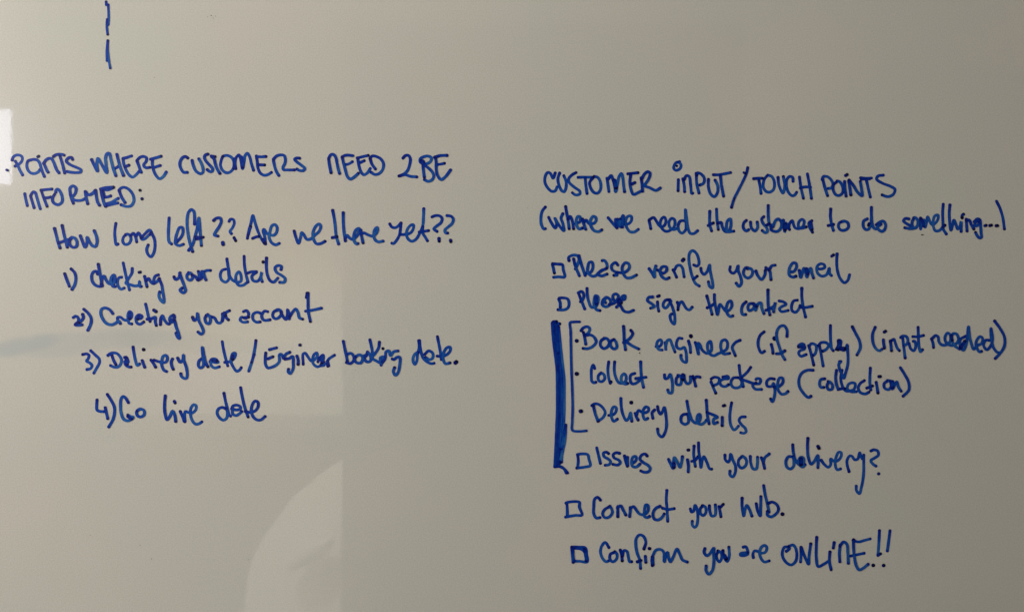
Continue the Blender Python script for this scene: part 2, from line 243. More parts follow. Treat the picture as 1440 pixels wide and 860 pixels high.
W;word;handwritten word delivery;-4502 -550 -4483 -607 -4455 -659|-4545 -555 -4512 -531 -4455 -529 -4417 -559 -4393 -607 -4403 -654 -4431 -683 -4474 -687 -4517 -668|-4360 -578 -4341 -574 -4317 -635 -4351 -616 -4351 -654 -4313 -683 -4284 -685|w1.2 -4339 -588 -4330 -654|-4263 -460 -4251 -540 -4232 -626 -4213 -668 -4189 -649|w1.1 -4147 -488 -4142 -490|-4161 -611 -4132 -687|-4061 -607 -4033 -645 -4009 -687|-4028 -607 -3985 -621 -3933 -635 -3890 -626 -3876 -588 -3890 -555 -3924 -564 -3938 -607 -3938 -673 -3914 -721 -3886 -735|-3819 -593 -3833 -626 -3824 -683 -3810 -711|-3762 -583 -3734 -630 -3705 -607 -3696 -550 -3691 -607 -3663 -692 -3653 -768 -3663 -811 -3691 -811 -3720 -787 -3726 -759
W;word;handwritten word date;-3484 -588 -3519 -615 -3528 -668 -3506 -695 -3475 -677 -3470 -615 -3479 -543 -3484 -463 -3466 -552 -3443 -642 -3421 -682|-3399 -628 -3376 -597 -3336 -597 -3305 -633 -3350 -633 -3385 -624 -3385 -664 -3350 -695 -3291 -682|-3367 -615 -3323 -619|-3260 -400 -3247 -481 -3224 -579 -3198 -673|-3233 -633 -3189 -628 -3144 -606 -3113 -561 -3113 -530 -3140 -534 -3158 -579 -3162 -624 -3135 -686 -3099 -731 -3068 -722 -3046 -691|-3140 -561 -3144 -597
W;slash;;-2881 -387 -2894 -481 -2916 -588 -2961 -731|w0.8 -2898 -543 -2930 -633
W;word;handwritten word engineer;-2728 -490 -2684 -478 -2648 -469|-2771 -526 -2775 -584 -2773 -655 -2746 -695 -2701 -686 -2648 -660 -2617 -619 -2617 -548 -2599 -539 -2567 -588|-2746 -593 -2688 -568|-2572 -584 -2541 -539 -2500 -519|-2554 -597 -2532 -593 -2505 -588 -2469 -566 -2460 -637 -2465 -709 -2496 -758 -2518 -736 -2514 -709|-2420 -561 -2407 -602 -2407 -655|-2389 -439 -2382 -437|-2349 -655 -2349 -539 -2326 -530 -2299 -566 -2255 -619 -2210 -593 -2188 -548 -2197 -526 -2228 -548 -2241 -593 -2237 -646 -2192 -682 -2157 -673 -2112 -664 -2116 -628|-2183 -628 -2165 -584 -2125 -552 -2121 -593 -2152 -664|w1.1 -2152 -602 -2139 -566 -2139 -637|-2072 -677 -2076 -628 -2058 -593 -1996 -552|-2076 -619 -2063 -673
W;word;handwritten word booking;-1599 -379 -1585 -441 -1572 -513 -1572 -575|-1626 -513 -1635 -539 -1661 -566 -1652 -611 -1626 -629 -1590 -611 -1599 -548 -1626 -513|-1492 -405 -1501 -468 -1545 -539 -1572 -566 -1581 -584 -1536 -611 -1474 -638 -1483 -584 -1447 -571 -1474 -664|-1454 -477 -1452 -479|-1456 -629 -1429 -593 -1416 -513 -1384 -504 -1367 -557 -1331 -513 -1282 -504|-1349 -593 -1331 -602 -1295 -575 -1264 -575 -1264 -664 -1286 -754 -1313 -776 -1335 -736 -1322 -691|-1898 -396 -1880 -485 -1862 -566 -1853 -619|-1862 -633 -1826 -646 -1786 -619 -1781 -566 -1813 -530 -1848 -539|-1755 -566 -1772 -602 -1746 -637 -1701 -637 -1679 -593 -1692 -557 -1723 -548 -1755 -566|-1679 -566 -1630 -548 -1661 -593 -1639 -619
W;word;handwritten word date;-1050 -388 -1045 -468 -1063 -539 -1072 -620 -1094 -656 -1112 -620 -1108 -566 -1081 -530 -1054 -522|-1041 -388 -1032 -477 -1000 -584 -965 -620 -911 -647 -875 -642|-983 -544 -938 -504 -893 -530 -893 -584 -929 -602 -974 -575|-840 -343 -822 -432 -804 -530 -795 -602|-844 -562 -786 -566 -732 -544 -697 -504 -697 -463 -732 -468 -768 -522 -777 -584 -750 -647 -697 -638|w1.2 -639 -638 -625 -627
L;written_line;numbered line four, Go live date;
W;item_number;;-4668 -1054 -4672 -1113 -4668 -1167 -4635 -1183 -4588 -1185|-4576 -1140 -4561 -1206 -4547 -1265|-4553 -991 -4510 -1058 -4475 -1128 -4471 -1199 -4490 -1277 -4537 -1359
W;word;handwritten word go;-4315 -1085 -4346 -1034 -4373 -1015 -4397 -1042 -4404 -1113 -4399 -1191 -4369 -1269 -4326 -1288 -4283 -1273 -4260 -1249 -4291 -1242 -4322 -1222|-4322 -1238 -4291 -1261 -4275 -1269|-4182 -1156 -4221 -1183 -4213 -1230 -4178 -1245 -4139 -1222 -4139 -1175 -4182 -1156 -4213 -1175
W;word;handwritten word live;-3900 -1007 -3908 -1089 -3907 -1175 -3892 -1253 -3881 -1277 -3849 -1238 -3818 -1179 -3795 -1222 -3783 -1296|-3799 -1070 -3789 -1089|-3732 -1184 -3705 -1247 -3688 -1296|-3732 -1184 -3701 -1256 -3679 -1300|-3679 -1291 -3683 -1220 -3674 -1184 -3647 -1193 -3603 -1202 -3558 -1166 -3554 -1122 -3580 -1108 -3612 -1148 -3616 -1220 -3594 -1291 -3558 -1327 -3522 -1322 -3488 -1300
W;word;handwritten word date;-3241 -979 -3223 -1068 -3201 -1157 -3183 -1220 -3165 -1238|-3219 -1153 -3263 -1139 -3304 -1157 -3317 -1202 -3290 -1256 -3245 -1282 -3210 -1256 -3201 -1193 -3210 -1157|-3152 -1157 -3138 -1122 -3094 -1113 -3058 -1130 -3058 -1157 -3112 -1166 -3138 -1157 -3143 -1211 -3103 -1229 -3058 -1202 -3040 -1184|-3053 -916 -3036 -1014 -3009 -1130 -2969 -1247|-3000 -1184 -2951 -1193 -2888 -1175 -2857 -1130 -2861 -1077 -2893 -1068 -2924 -1113 -2933 -1175 -2915 -1238 -2870 -1278 -2826 -1278 -2777 -1239
L;dashed_line;vertical broken line of two thin dashes at the top left;
W;dash;;w0.8 -4566 3420 -4563 3380|w0.8 -4543 3385 -4538 3289 -4538 3209 -4543 3159|w0.8 -4553 3219 -4558 3139 -4548 3048
W;dash;;w0.75 -4546 2983 -4548 2897 -4540 2797 -4520 2671|w0.75 -4548 2968 -4558 2857 -4556 2752
L;written_line;handwritten capital heading Customer input slash Touch points;
W;word;handwritten word customer;486 1494 461 1434 431 1489 401 1499 375 1459 370 1389 401 1328 446 1288 486 1293 506 1338|536 1494 516 1429 531 1348 561 1293 587 1283 607 1328 607 1399 582 1464|722 1499 677 1474 637 1429 642 1389 702 1333 762 1288 762 1258 712 1248 677 1273|742 1444 823 1447 913 1444|823 1439 831 1348 843 1263|908 1439 873 1389 883 1328 923 1273 963 1268 994 1308 994 1389 963 1444 923 1454|1069 1434 1079 1358 1089 1283|1084 1429 1114 1464 1134 1419 1154 1348 1164 1283 1185 1368 1205 1459 1230 1489 1245 1439 1255 1348 1265 1283|w1.3 1149 1409 1169 1328|1300 1484 1360 1491 1416 1497|1335 1479 1325 1399 1335 1318 1365 1253 1416 1273 1466 1298|1345 1368 1381 1387|1451 1439 1461 1368 1466 1288|1456 1419 1486 1479 1526 1509 1551 1489 1536 1429 1496 1368 1486 1353 1546 1328 1617 1298 1667 1326
W;word;handwritten word input;1886 1620 1841 1605 1819 1549 1841 1524 1886 1539 1901 1585 1876 1615|w0.8 1856 1574 1853 1571|1871 1419 1869 1358 1868 1293|1921 1429 1936 1358 1941 1283|1936 1419 1961 1464 1992 1454 2007 1368 2022 1263 2032 1268|2072 1489 2077 1378 2102 1268|2077 1469 2082 1494 2122 1484 2162 1434 2152 1378 2112 1358|2208 1424 2208 1338 2233 1258 2273 1228 2308 1268 2313 1348 2283 1414|2263 1474 2323 1474 2384 1484 2459 1499|2343 1464 2353 1368 2378 1233
W;slash;;w0.95 2650 1554 2635 1489 2595 1399 2544 1298 2494 1198 2467 1107|w0.8 2605 1499 2625 1489|w0.6 2504 1208 2467 1105
W;word;handwritten word touch;2715 1429 2765 1434 2816 1434|2775 1424 2791 1338 2801 1263|2876 1469 2836 1419 2826 1338 2856 1288 2896 1278 2941 1308 2951 1389 2921 1454 2876 1469|2992 1444 3002 1358 3047 1268 3067 1348 3052 1454|3161 1399 3156 1444 3121 1454 3091 1419 3086 1349 3111 1273 3151 1238 3181 1248 3201 1278|3233 1449 3246 1349 3277 1208|3322 1484 3347 1349 3367 1208|3241 1324 3292 1337 3357 1334
W;word;handwritten word points;3493 1429 3518 1329 3548 1238|3488 1419 3503 1454 3553 1449 3593 1409 3608 1369 3593 1329 3553 1319|3664 1404 3613 1359 3613 1298 3643 1248 3684 1243 3719 1278 3714 1349 3679 1399 3653 1404|3739 1399 3744 1319 3756 1233|3749 1464 3769 1477|3784 1404 3799 1319 3809 1248|3789 1414 3834 1359 3885 1278 3935 1238 3930 1309 3915 1399|3920 1439 3985 1434 4045 1437|w0.8 3925 1421 4025 1424|3985 1419 4005 1329 4030 1223|4176 1469 4116 1459 4101 1424 4166 1379 4256 1344 4307 1309 4287 1253 4226 1228 4161 1248
L;written_line;bracketed line, where we need the customer to do something;
W;word;handwritten word where;375 1112 340 1067 325 997 330 916 355 866 375 868|411 997 441 936 486 876 501 926 481 987 521 916 582 846 571 926 551 987 571 1037|602 1117 617 1027 632 946 642 866|632 976 652 1007 677 956 692 866|717 926 762 946 767 997 742 1007 722 966 727 906 752 866 793 876|793 976 808 916 828 861|813 946 833 966 863 926 913 926 943 956 938 997 913 1007 883 966 883 906 923 846 973 836 1009 856
W;word;handwritten word we;1079 992 1134 926 1179 876|1179 876 1164 976 1225 886 1230 976 1250 1017 1240 886|1185 976 1205 896 1215 976|1250 916 1315 926 1345 966 1340 1007 1305 1007 1280 966 1285 896 1325 836 1375 831 1421 861
W;word;handwritten word need;1541 963 1551 918 1561 868|1546 968 1591 994 1621 958 1651 908 1681 888 1716 908 1731 958 1711 999 1681 978 1666 928 1681 878 1731 838 1792 858 1827 898 1827 968 1797 984 1767 948 1772 888 1812 858 1872 878|1943 958 1892 953 1867 898 1882 838 1912 818 1953 858 1958 918 1951 989 1951 1084 1963 978 1978 878 2003 818 2043 813 2088 846
W;word;handwritten word the;2224 1064 2222 978 2224 908 2244 843|2204 903 2264 933|2299 1089 2304 978 2319 858|2314 928 2350 938 2365 888 2395 838 2435 838 2460 898 2455 978 2425 958 2410 898 2420 838 2495 841
W;word;handwritten word customer;2636 963 2606 933 2601 878 2631 843 2661 858|2681 943 2691 878 2731 843 2761 883 2756 943|2832 1004 2807 978 2822 928 2862 878 2872 838 2847 823 2812 848|2880 1129 2880 1029 2887 948 2912 878|2862 908 2892 923|2922 908 2912 858 2932 843 2983 838 3023 878 3028 938 2993 978 2962 958 2932 888|3028 938 3053 968 3058 898 3068 833 3073 888 3083 933 3103 878 3123 858|w1.2 3073 918 3073 858|3113 878 3123 928 3153 958 3168 908 3184 878 3224 868 3274 898 3284 958 3259 973 3224 938 3224 888 3254 873 3309 888|3374 958 3339 933 3349 878 3379 828|3364 938 3374 858
W;word;handwritten word to;3584 1089 3581 999 3596 908 3614 848|3555 903 3616 916|3736 953 3681 933 3671 888 3696 853 3746 853 3782 883 3776 933 3736 953 3706 948
W;word;handwritten word do;3995 979 3954 952 3951 892 3978 858 4011 865 4028 905 4041 972|4041 1109 4041 1039 4045 952 4062 885 4088 865 4115 871|4015 925 4011 912 4008 905|4095 912 4142 945 4175 952 4199 918 4192 865 4162 838 4129 851 4108 885 4129 905 4149 918
W;word;handwritten word something;4462 978 4424 983 4401 955 4443 921 4491 893 4519 874 4472 869 4415 879|4524 993 4500 950 4500 902 4529 874 4562 912 4557 969 4534 993 4515 988|4595 988 4595 921 4595 860 4605 902 4633 969 4647 883 4662 940 4676 1002 4700 950 4728 912 4771 940 4794 988 4790 1021 4757 1012 4738 959 4738 902 4761 846 4804 846 4851 893|4605 978 4624 940 4633 893|4850 1144 4844 1054 4847 940 4851 864 4885 808|4847 888 4870 907|4925 1135 4918 1045 4923 940 4937 850 4956 912 4970 964 4994 912 5013 864 5041 902 5051 945 5051 836|5060 993 5065 1021 5079 1031|5060 988 5065 993|5108 974 5112 912 5117 841|5112 959 5141 964 5165 912 5193 864|5198 945 5231 978 5260 969 5269 902 5274 827 5278 770 5255 765 5226 798 5212 827|5260 969 5212 940 5203 902 5231 902 5255 931|5315 901 5331 906|5371 902 5392 908|5442 901 5459 902|5449 1178 5487 1102 5520 997 5539 864|w0.4 4609 800 4612 798
L;written_line;checkbox line, Please verify your email;
W;checkbox;;455 464 466 419 476 369|455 474 511 471 566 464 576 409 591 328 521 328 466 323|w0.8 455 474 566 461
W;word;handwritten word please;641 509 636 545 682 570 732 565 752 529 737 469 712 414|692 529 712 449 757 338|752 565 782 459 822 344|837 369 883 379 908 429 898 494 868 489 852 439 852 379 893 338 933 338 1003 399 1064 424 1064 474 1033 514 1013 509|1064 424 1013 399 963 359 1003 338 1069 359|1189 459 1164 489 1119 454 1124 409 1164 379 1179 349 1144 344|1179 379 1234 374 1285 389 1320 434 1305 479 1270 484 1239 439 1244 379 1285 318 1335 318 1400 349
W;word;handwritten word verify;1541 419 1571 374 1601 323 1601 389 1616 449|1636 404 1697 369 1737 399 1732 439 1687 439 1662 389 1687 328 1727 303 1767 318|1811 407 1829 372 1851 323|1829 407 1856 452 1891 457 1918 425 1927 381 1936 327|w1.2 1918 510 1931 524|2043 461 2079 448 2101 470 2097 532 2070 595 2030 622 1998 595 1989 515 2003 425 2025 336 2061 256 2106 224|2039 300 2083 336|2123 425 2128 390 2159 354 2195 390 2222 461 2226 407 2244 318 2257 247 2253 202 2222 220 2208 273
W;word;handwritten word your;2454 443 2449 398 2481 367 2516 390 2543 452 2543 398 2570 327 2579 256 2552 220 2521 256|2678 420 2630 431 2602 383 2615 335 2652 314 2694 341 2705 388 2683 420 2646 417|2742 394 2763 341 2805 298 2843 351 2848 399|2853 431 2896 394 2906 341 2911 296|2890 404 2922 452 2959 459
W;word;handwritten word email;3113 383 3166 388 3198 436 3192 479 3161 484 3129 447 3113 394 3118 346 3155 325 3192 335|3230 399 3245 319 3261 362 3283 425 3304 372 3314 325 3336 394 3357 425 3373 362 3389 314|w1.2 3309 415 3325 362|3426 431 3458 415 3516 431 3511 463 3468 473 3431 441 3436 372 3484 335 3537 351 3569 425 3574 362 3595 341|3595 558 3617 574|3656 585 3652 500 3659 404 3691 309 3739 261 3776 288 3797 351
L;written_line;checkbox line, Please sign the contract;
W;checkbox;;526 77 541 37 543 -13|531 87 561 92 626 77 641 27 626 -23 581 -43 516 -41
W;word;handwritten word please;747 148 772 77 797 17 817 -33|742 148 782 163 807 127 792 67 767 47|842 198 847 117 863 47 893 -13 943 -3 968 57 963 107 938 117 923 67 923 7 953 -43 988 -51|w1.3 943 97 948 27|1064 97 1023 67 1013 17 1053 -8 1104 22 1104 67 1064 97 1043 87 1043 37 1053 37|1094 17 1154 37 1184 77 1194 117 1164 137 1134 117 1144 67 1194 47 1234 67 1265 77 1270 117 1244 112 1224 77 1209 27 1174 -13|1194 37 1224 -3 1254 -53 1305 -69 1365 -48|w1.4 1204 67 1224 37
W;word;handwritten word sign;1581 102 1536 97 1521 62 1566 27 1601 -3 1556 -25|1636 107 1656 115|1636 47 1641 -13 1651 -58|1757 70 1729 66 1702 31 1702 -8 1725 -24 1753 0 1776 39 1788 46 1776 70 1757 70|1768 66 1796 7 1819 -63 1831 -133 1823 -204 1796 -180 1780 -141 1780 -102 1796 -90|1858 43 1870 7 1866 -43|1866 -16 1885 31 1909 50 1932 15 1964 -32 1995 -43 2026 -12
W;word;handwritten word the;2190 113 2214 31 2233 -32 2249 -94|2194 -20 2229 -4 2265 19|2275 129 2276 62 2292 -24 2309 -98 2323 -32 2339 19 2370 -16 2409 -59 2448 -40 2472 7 2460 58 2433 46 2409 -16 2417 -79 2452 -118 2483 -110
W;word;handwritten word contract;2632 47 2594 10 2580 -52 2594 -95 2628 -95|2718 29 2670 24 2651 -14 2666 -52 2708 -33 2737 19 2737 -52 2751 -14 2775 33 2799 33 2808 -24 2832 -85|2708 24 2746 -5|2877 180 2877 90 2881 -5 2898 -100|2855 -47 2908 -24 2950 5 2960 43 2941 -52 2941 -66|2927 -33 2946 -5|3003 57 3050 47 3083 19 3031 -9 3007 -33 3031 -62 3107 -50|3211 66 3169 57 3145 5 3150 -52 3188 -71 3226 -33 3240 5|3259 199 3259 109 3273 -5 3301 -123|3240 -14 3306 -16 3377 -3
L;written_line;dotted line, Book engineer if apply, input needed;
W;bullet_dot;;w1.2 724 -390 730 -392
W;word;handwritten word book;775 -277 802 -245 847 -232 874 -254 860 -299 824 -326|802 -295 816 -353 829 -429|824 -330 887 -326 932 -362 945 -406 905 -455 851 -478 798 -476|1039 -362 999 -393 994 -442 1030 -478 1075 -455 1092 -406 1066 -366 1034 -362|1146 -375 1110 -397 1110 -451 1146 -482 1177 -464 1168 -406 1146 -375|1253 -228 1258 -308 1262 -397 1275 -491|1334 -272 1356 -308 1325 -362 1253 -411|1280 -397 1342 -442 1423 -482|w0.4 1434 -528 1437 -529
W;word;handwritten word engineer;1618 -455 1663 -451 1685 -410 1672 -379 1641 -393 1627 -437 1650 -486 1690 -495|1725 -410 1730 -500 1730 -446 1748 -388 1775 -379 1801 -437 1833 -518|1913 -366 1877 -361 1850 -410 1855 -464 1895 -482 1935 -464 1953 -500 1962 -571 1958 -634 1922 -620 1900 -580 1900 -553|w1.2 2009 -335 2013 -343|1984 -393 2002 -455 2007 -522|2060 -410 2078 -464 2096 -544 2092 -473 2092 -415 2114 -437 2136 -491 2190 -531 2235 -509 2243 -446 2230 -397 2203 -419 2199 -482 2226 -540 2270 -558 2315 -536 2368 -513 2413 -482 2422 -410 2395 -379 2360 -393 2346 -446 2355 -500 2377 -536 2449 -531|2565 -384 2511 -410 2476 -464 2494 -518 2511 -558
W;word;handwritten word if;2835 -289 2792 -327 2768 -393 2773 -469 2806 -526 2839 -507|2915 -431 2929 -488 2934 -531|w1.2 2948 -360 2953 -369|3091 -341 3091 -270 3058 -222 3010 -232 2977 -289 2977 -365 3005 -460 3039 -554 3067 -602|2972 -536 3020 -531 3067 -502
W;word;handwritten word apply;3219 -460 3285 -455 3271 -426 3238 -431 3219 -450|3228 -455 3295 -464 3285 -488 3247 -498 3224 -526 3247 -564 3309 -545|3338 -445 3356 -507 3375 -583 3394 -664|3342 -450 3371 -422 3418 -441 3423 -488 3409 -536 3390 -554|3456 -441 3470 -507 3485 -592 3499 -673|3447 -445 3475 -412 3532 -412 3561 -441 3532 -488 3494 -507|3581 -218 3580 -308 3584 -403 3594 -479 3613 -502|3646 -488 3670 -441 3670 -384 3698 -393 3693 -460 3722 -498 3750 -488 3769 -436 3774 -498 3779 -583 3774 -668 3750 -754 3731 -811 3708 -763 3684 -706 3674 -659 3698 -621|w1.3 3674 -393 3684 -460 3665 -488|w1.4 3693 -479 3741 -479|3826 -232 3864 -308 3907 -393 3916 -469 3878 -550
W;word;handwritten word input;4084 -238 4055 -314 4061 -420 4096 -484 4131 -502 4160 -484|4184 -293 4201 -282|4175 -379 4178 -420 4187 -473|4254 -391 4260 -443 4266 -502|4254 -402 4295 -373 4313 -420 4336 -478 4359 -502|4395 -361 4406 -455 4422 -584|4371 -355 4389 -338 4436 -344 4453 -391 4436 -432 4406 -443|4465 -420 4483 -478 4518 -502 4541 -455 4529 -396 4512 -396|4567 -238 4570 -338 4576 -443 4594 -514 4617 -490|4506 -344 4565 -344 4629 -330
W;word;handwritten word needed;4717 -367 4735 -420 4740 -467|4723 -367 4764 -332 4793 -350 4799 -396 4834 -437 4893 -432 4928 -396 4928 -326 4899 -303 4869 -350 4881 -408 4940 -443 4998 -420 5022 -373 4998 -314 4957 -314 4945 -373 4975 -443 5033 -484|4940 -332 4951 -385|5104 -338 5045 -373 5039 -443 5074 -496 5104 -443 5121 -338 5133 -232 5145 -338 5168 -432 5192 -484 5233 -443 5280 -420 5291 -361 5262 -344 5221 -396 5221 -455 5256 -514 5280 -508|5373 -385 5326 -385 5303 -443 5338 -490 5385 -443 5403 -373 5385 -250 5391 -373 5414 -467 5455 -519 5479 -525|w1.2 5045 -467 5092 -396|5426 -168 5490 -256 5537 -350 5537 -443 5502 -514 5432 -590
P;thick_bar;thick scribbled vertical blue bar left of the dotted lines;453 -195 462 -349 481 -512 504 -698 509 -930 509 -1163 500 -1395 490 -1628 481 -1805|481 -195 500 -349 513 -512 532 -674 546 -884 546 -1116 537 -1349 523 -1581 518 -1791|511 -200 525 -349 539 -512 560 -674 581 -884 581 -1116 567 -1349 555 -1581 541 -1767|w0.55 467 -205 483 -349 500 -512 518 -674 525 -930 525 -1163 516 -1395 507 -1628 495 -1791|w0.5 500 -209 513 -372 527 -535 544 -674 562 -930 562 -1163 551 -1395 537 -1605|w0.8 527 -233 546 -419 565 -605 588 -814 590 -1047 586 -1279 572 -1512 560 -1756|w1.1 453 -191 537 -200|w1.2 465 -181 500 -177|w0.8 500 -209 513 -465 518 -530|604 -1335 593 -1512 569 -1628 546 -1744|w0.9 604 -1335 583 -1442 558 -1605|481 -1805 546 -1802 593 -1837 625 -1874|513 -1791 581 -1826 611 -1874
P;square_bracket;thin square bracket enclosing the three dotted lines;w0.9 760 -177 686 -179 653 -186 658 -279 662 -465 667 -698 676 -930 681 -1163 676 -1302 679 -1395 755 -1407 837 -1400
L;written_line;dotted line, Collect your package, collection;
W;bullet_dot;;w1.2 723 -761 730 -761
W;word;handwritten word collect;931 -703 913 -663 895 -703 892 -783 899 -846 922 -862 944 -855|1002 -752 971 -783 975 -837 1007 -850 1042 -819 1033 -770 1002 -752|1087 -627 1078 -712 1087 -810 1105 -868|1107 -864 1114 -850|1154 -627 1149 -712 1163 -792 1199 -859 1239 -868 1275 -846 1283 -792 1261 -761 1230 -792 1234 -855 1275 -877 1301 -868|1382 -756 1337 -774 1328 -828 1350 -873 1391 -868 1431 -837 1453 -810|1446 -627 1449 -721 1458 -819 1478 -913|1391 -815 1453 -806 1507 -799
W;word;handwritten word your;1714 -772 1720 -815 1751 -809 1778 -767 1799 -836 1804 -910 1794 -974 1762 -974 1751 -942|1879 -777 1847 -815 1852 -878 1889 -883 1905 -836 1889 -783 1863 -777|1932 -777 1942 -836 1969 -873 2001 -857 2006 -793|2032 -788 2048 -836 2064 -899|2048 -815 2075 -793 2112 -799|w1.1 1921 -772 1921 -825
W;word;handwritten word package;2239 -852 2266 -921 2292 -979|2239 -820 2276 -799 2329 -815 2319 -868 2266 -894|2372 -799 2425 -788 2435 -815 2382 -820 2340 -846 2350 -889 2393 -905 2435 -883|2541 -804 2488 -809 2462 -857 2478 -905 2520 -921 2573 -899 2584 -846 2563 -815|2554 -666 2563 -751 2584 -836 2600 -905|2685 -687 2647 -740 2584 -799|2584 -825 2647 -846 2711 -868 2785 -868 2791 -820 2753 -815 2743 -825|2743 -862 2706 -889 2732 -931 2806 -936|2950 -820 2902 -815 2865 -846 2870 -899 2923 -899 2939 -868 2950 -899 2955 -984 2928 -1074 2907 -1043|2944 -910 3008 -899 3045 -857 3040 -809 3008 -809 2987 -868 2992 -942 3029 -989 3072 -984 3103 -958
W;word;handwritten word collection;3386 -721 3321 -721 3261 -751 3226 -821 3231 -902 3271 -972 3331 -1027 3361 -1012|3517 -816 3472 -826 3457 -872 3472 -912 3507 -912|3562 -851 3542 -892 3557 -937 3597 -932 3602 -887 3572 -851 3552 -846|3648 -721 3638 -801 3648 -882 3668 -937|3713 -721 3698 -801 3713 -892 3753 -952 3803 -952 3849 -932 3859 -872 3824 -862 3783 -882 3773 -932 3813 -962 3874 -962|w0.8 3683 -620 3673 -681 3693 -741|3683 -932 3743 -927|3964 -836 3914 -872 3894 -922 3919 -972 3974 -987 4014 -967|4030 -696 4025 -791 4025 -872 4035 -942|3989 -922 4055 -897|4095 -856 4105 -912 4115 -977|w1.1 4125 -793 4143 -791|4221 -841 4185 -872 4190 -922 4236 -937 4266 -892 4246 -841 4221 -836|4256 -841 4276 -932 4306 -882 4326 -851 4346 -912 4376 -957|w1.2 4276 -851 4276 -912|4366 -691 4416 -771 4457 -851 4462 -942 4396 -1012
L;written_line;dotted line, Delivery details;
W;bullet_dot;;w1.2 768 -1182 778 -1180
W;word;handwritten word delivery;915 -1123 934 -1209 967 -1294|896 -1119 925 -1100 972 -1104 1020 -1142 1048 -1199 1020 -1256 963 -1294|1086 -1228 1133 -1223 1167 -1190 1171 -1142 1143 -1133 1119 -1180 1119 -1247 1143 -1294 1186 -1270|1224 -1038 1228 -1123 1247 -1218 1285 -1285 1314 -1256 1333 -1199 1342 -1247 1347 -1294|w1.1 1338 -1085 1344 -1084|1385 -1204 1399 -1247 1418 -1280|1399 -1228 1423 -1171 1456 -1190 1485 -1199 1532 -1180 1532 -1142 1504 -1133 1475 -1171 1475 -1237 1494 -1275 1527 -1261|1603 -1166 1575 -1199 1584 -1261|1636 -1128 1646 -1180 1670 -1214 1693 -1180 1712 -1138 1731 -1237 1736 -1351 1717 -1427 1684 -1470 1646 -1437 1636 -1380
W;word;handwritten word details;1964 -1214 1927 -1218 1901 -1248 1907 -1308 1947 -1328 1981 -1308 1984 -1261 1974 -1214|1966 -1067 1981 -1154 2001 -1228 2028 -1288 2068 -1315 2108 -1288 2118 -1235 2108 -1214 2088 -1228 2078 -1268 2088 -1315 2128 -1328 2162 -1308 2185 -1281|2183 -1057 2189 -1134 2195 -1221 2215 -1322|2189 -1194 2242 -1214 2309 -1248 2269 -1268 2262 -1302 2269 -1322 2309 -1305|2373 -1121 2390 -1115|2363 -1248 2363 -1295 2361 -1342|2470 -1087 2457 -1161 2450 -1248 2460 -1335 2497 -1392 2524 -1375 2547 -1348|2624 -1245 2577 -1248 2554 -1281 2577 -1328 2624 -1375 2631 -1415 2604 -1429 2571 -1422
L;written_line;checkbox line, Issues with your delivery, question mark;
W;checkbox;;738 -1672 745 -1734 738 -1814|734 -1669 778 -1661 850 -1669 865 -1719 879 -1792 829 -1807 727 -1820
W;word;handwritten word issues;952 -1592 974 -1683 994 -1767|1086 -1658 1061 -1640 1028 -1651 1035 -1690 1083 -1719 1108 -1748 1090 -1781 1046 -1788|1210 -1654 1170 -1647 1137 -1669 1148 -1705 1199 -1730 1217 -1756 1191 -1785 1133 -1777|1264 -1683 1278 -1748 1297 -1799|1297 -1698 1300 -1792|1344 -1770 1387 -1741 1398 -1705 1387 -1687 1358 -1698 1344 -1748 1355 -1799 1395 -1807 1438 -1774|1518 -1683 1496 -1661 1453 -1676 1438 -1719 1474 -1756 1532 -1792 1554 -1828 1532 -1861 1482 -1865 1445 -1850
W;word;handwritten word with;1759 -1720 1782 -1772 1811 -1824 1816 -1753 1825 -1701 1858 -1753 1887 -1810 1906 -1753 1915 -1691|w1.2 1820 -1772 1820 -1810|1972 -1725 1982 -1791 1980 -1862|1977 -1618 1989 -1617|2048 -1573 2043 -1668 2053 -1744 2062 -1801|2020 -1744 2058 -1734 2091 -1691|2097 -1535 2100 -1630 2114 -1725 2124 -1815 2138 -1734 2157 -1691 2190 -1753 2224 -1829 2247 -1831
W;word;handwritten word your;2394 -1673 2399 -1725 2432 -1753 2451 -1715 2458 -1663 2485 -1734 2513 -1801 2508 -1877 2480 -1919 2451 -1896 2451 -1853|2594 -1687 2551 -1725 2546 -1782 2580 -1820 2627 -1791 2636 -1734 2608 -1696 2580 -1691|2679 -1687 2684 -1763 2712 -1829 2746 -1829 2760 -1763 2760 -1696|2803 -1701 2826 -1763 2840 -1824|2826 -1763 2840 -1706 2893 -1660
W;word;handwritten word delivery;3156 -1556 3161 -1628 3179 -1708 3201 -1753 3246 -1789 3282 -1753 3273 -1704 3246 -1699 3223 -1735 3237 -1789 3268 -1807 3295 -1780|3161 -1695 3112 -1690 3081 -1735 3090 -1807 3130 -1829 3165 -1798 3170 -1744 3161 -1690|w1.3 3250 -1717 3250 -1780|3326 -1485 3322 -1583 3331 -1699 3362 -1775 3398 -1744 3438 -1677 3442 -1735 3438 -1816|w1.1 3438 -1574 3451 -1597|3478 -1731 3514 -1780 3558 -1811 3585 -1780 3585 -1717 3621 -1744 3666 -1735 3701 -1690 3701 -1646 3675 -1641 3648 -1690 3634 -1762 3657 -1838 3697 -1829|3791 -1860 3773 -1798 3768 -1735 3800 -1682 3826 -1690 3853 -1726 3889 -1717 3911 -1646 3925 -1690 3942 -1717|3956 -1673 3956 -1762 3956 -1851 3947 -1949 3929 -2039 3907 -2106 3875 -2075 3871 -2021|4036 -1628 4068 -1615 4112 -1628 4121 -1673 4076 -1708 4036 -1735 4059 -1775 4094 -1798|4121 -1885 4126 -1883
L;written_line;checkbox line, Connect your hub;
W;checkbox;;615 -2209 620 -2275 622 -2361|605 -2214 624 -2204 757 -2204 757 -2256 786 -2346 710 -2351 601 -2370
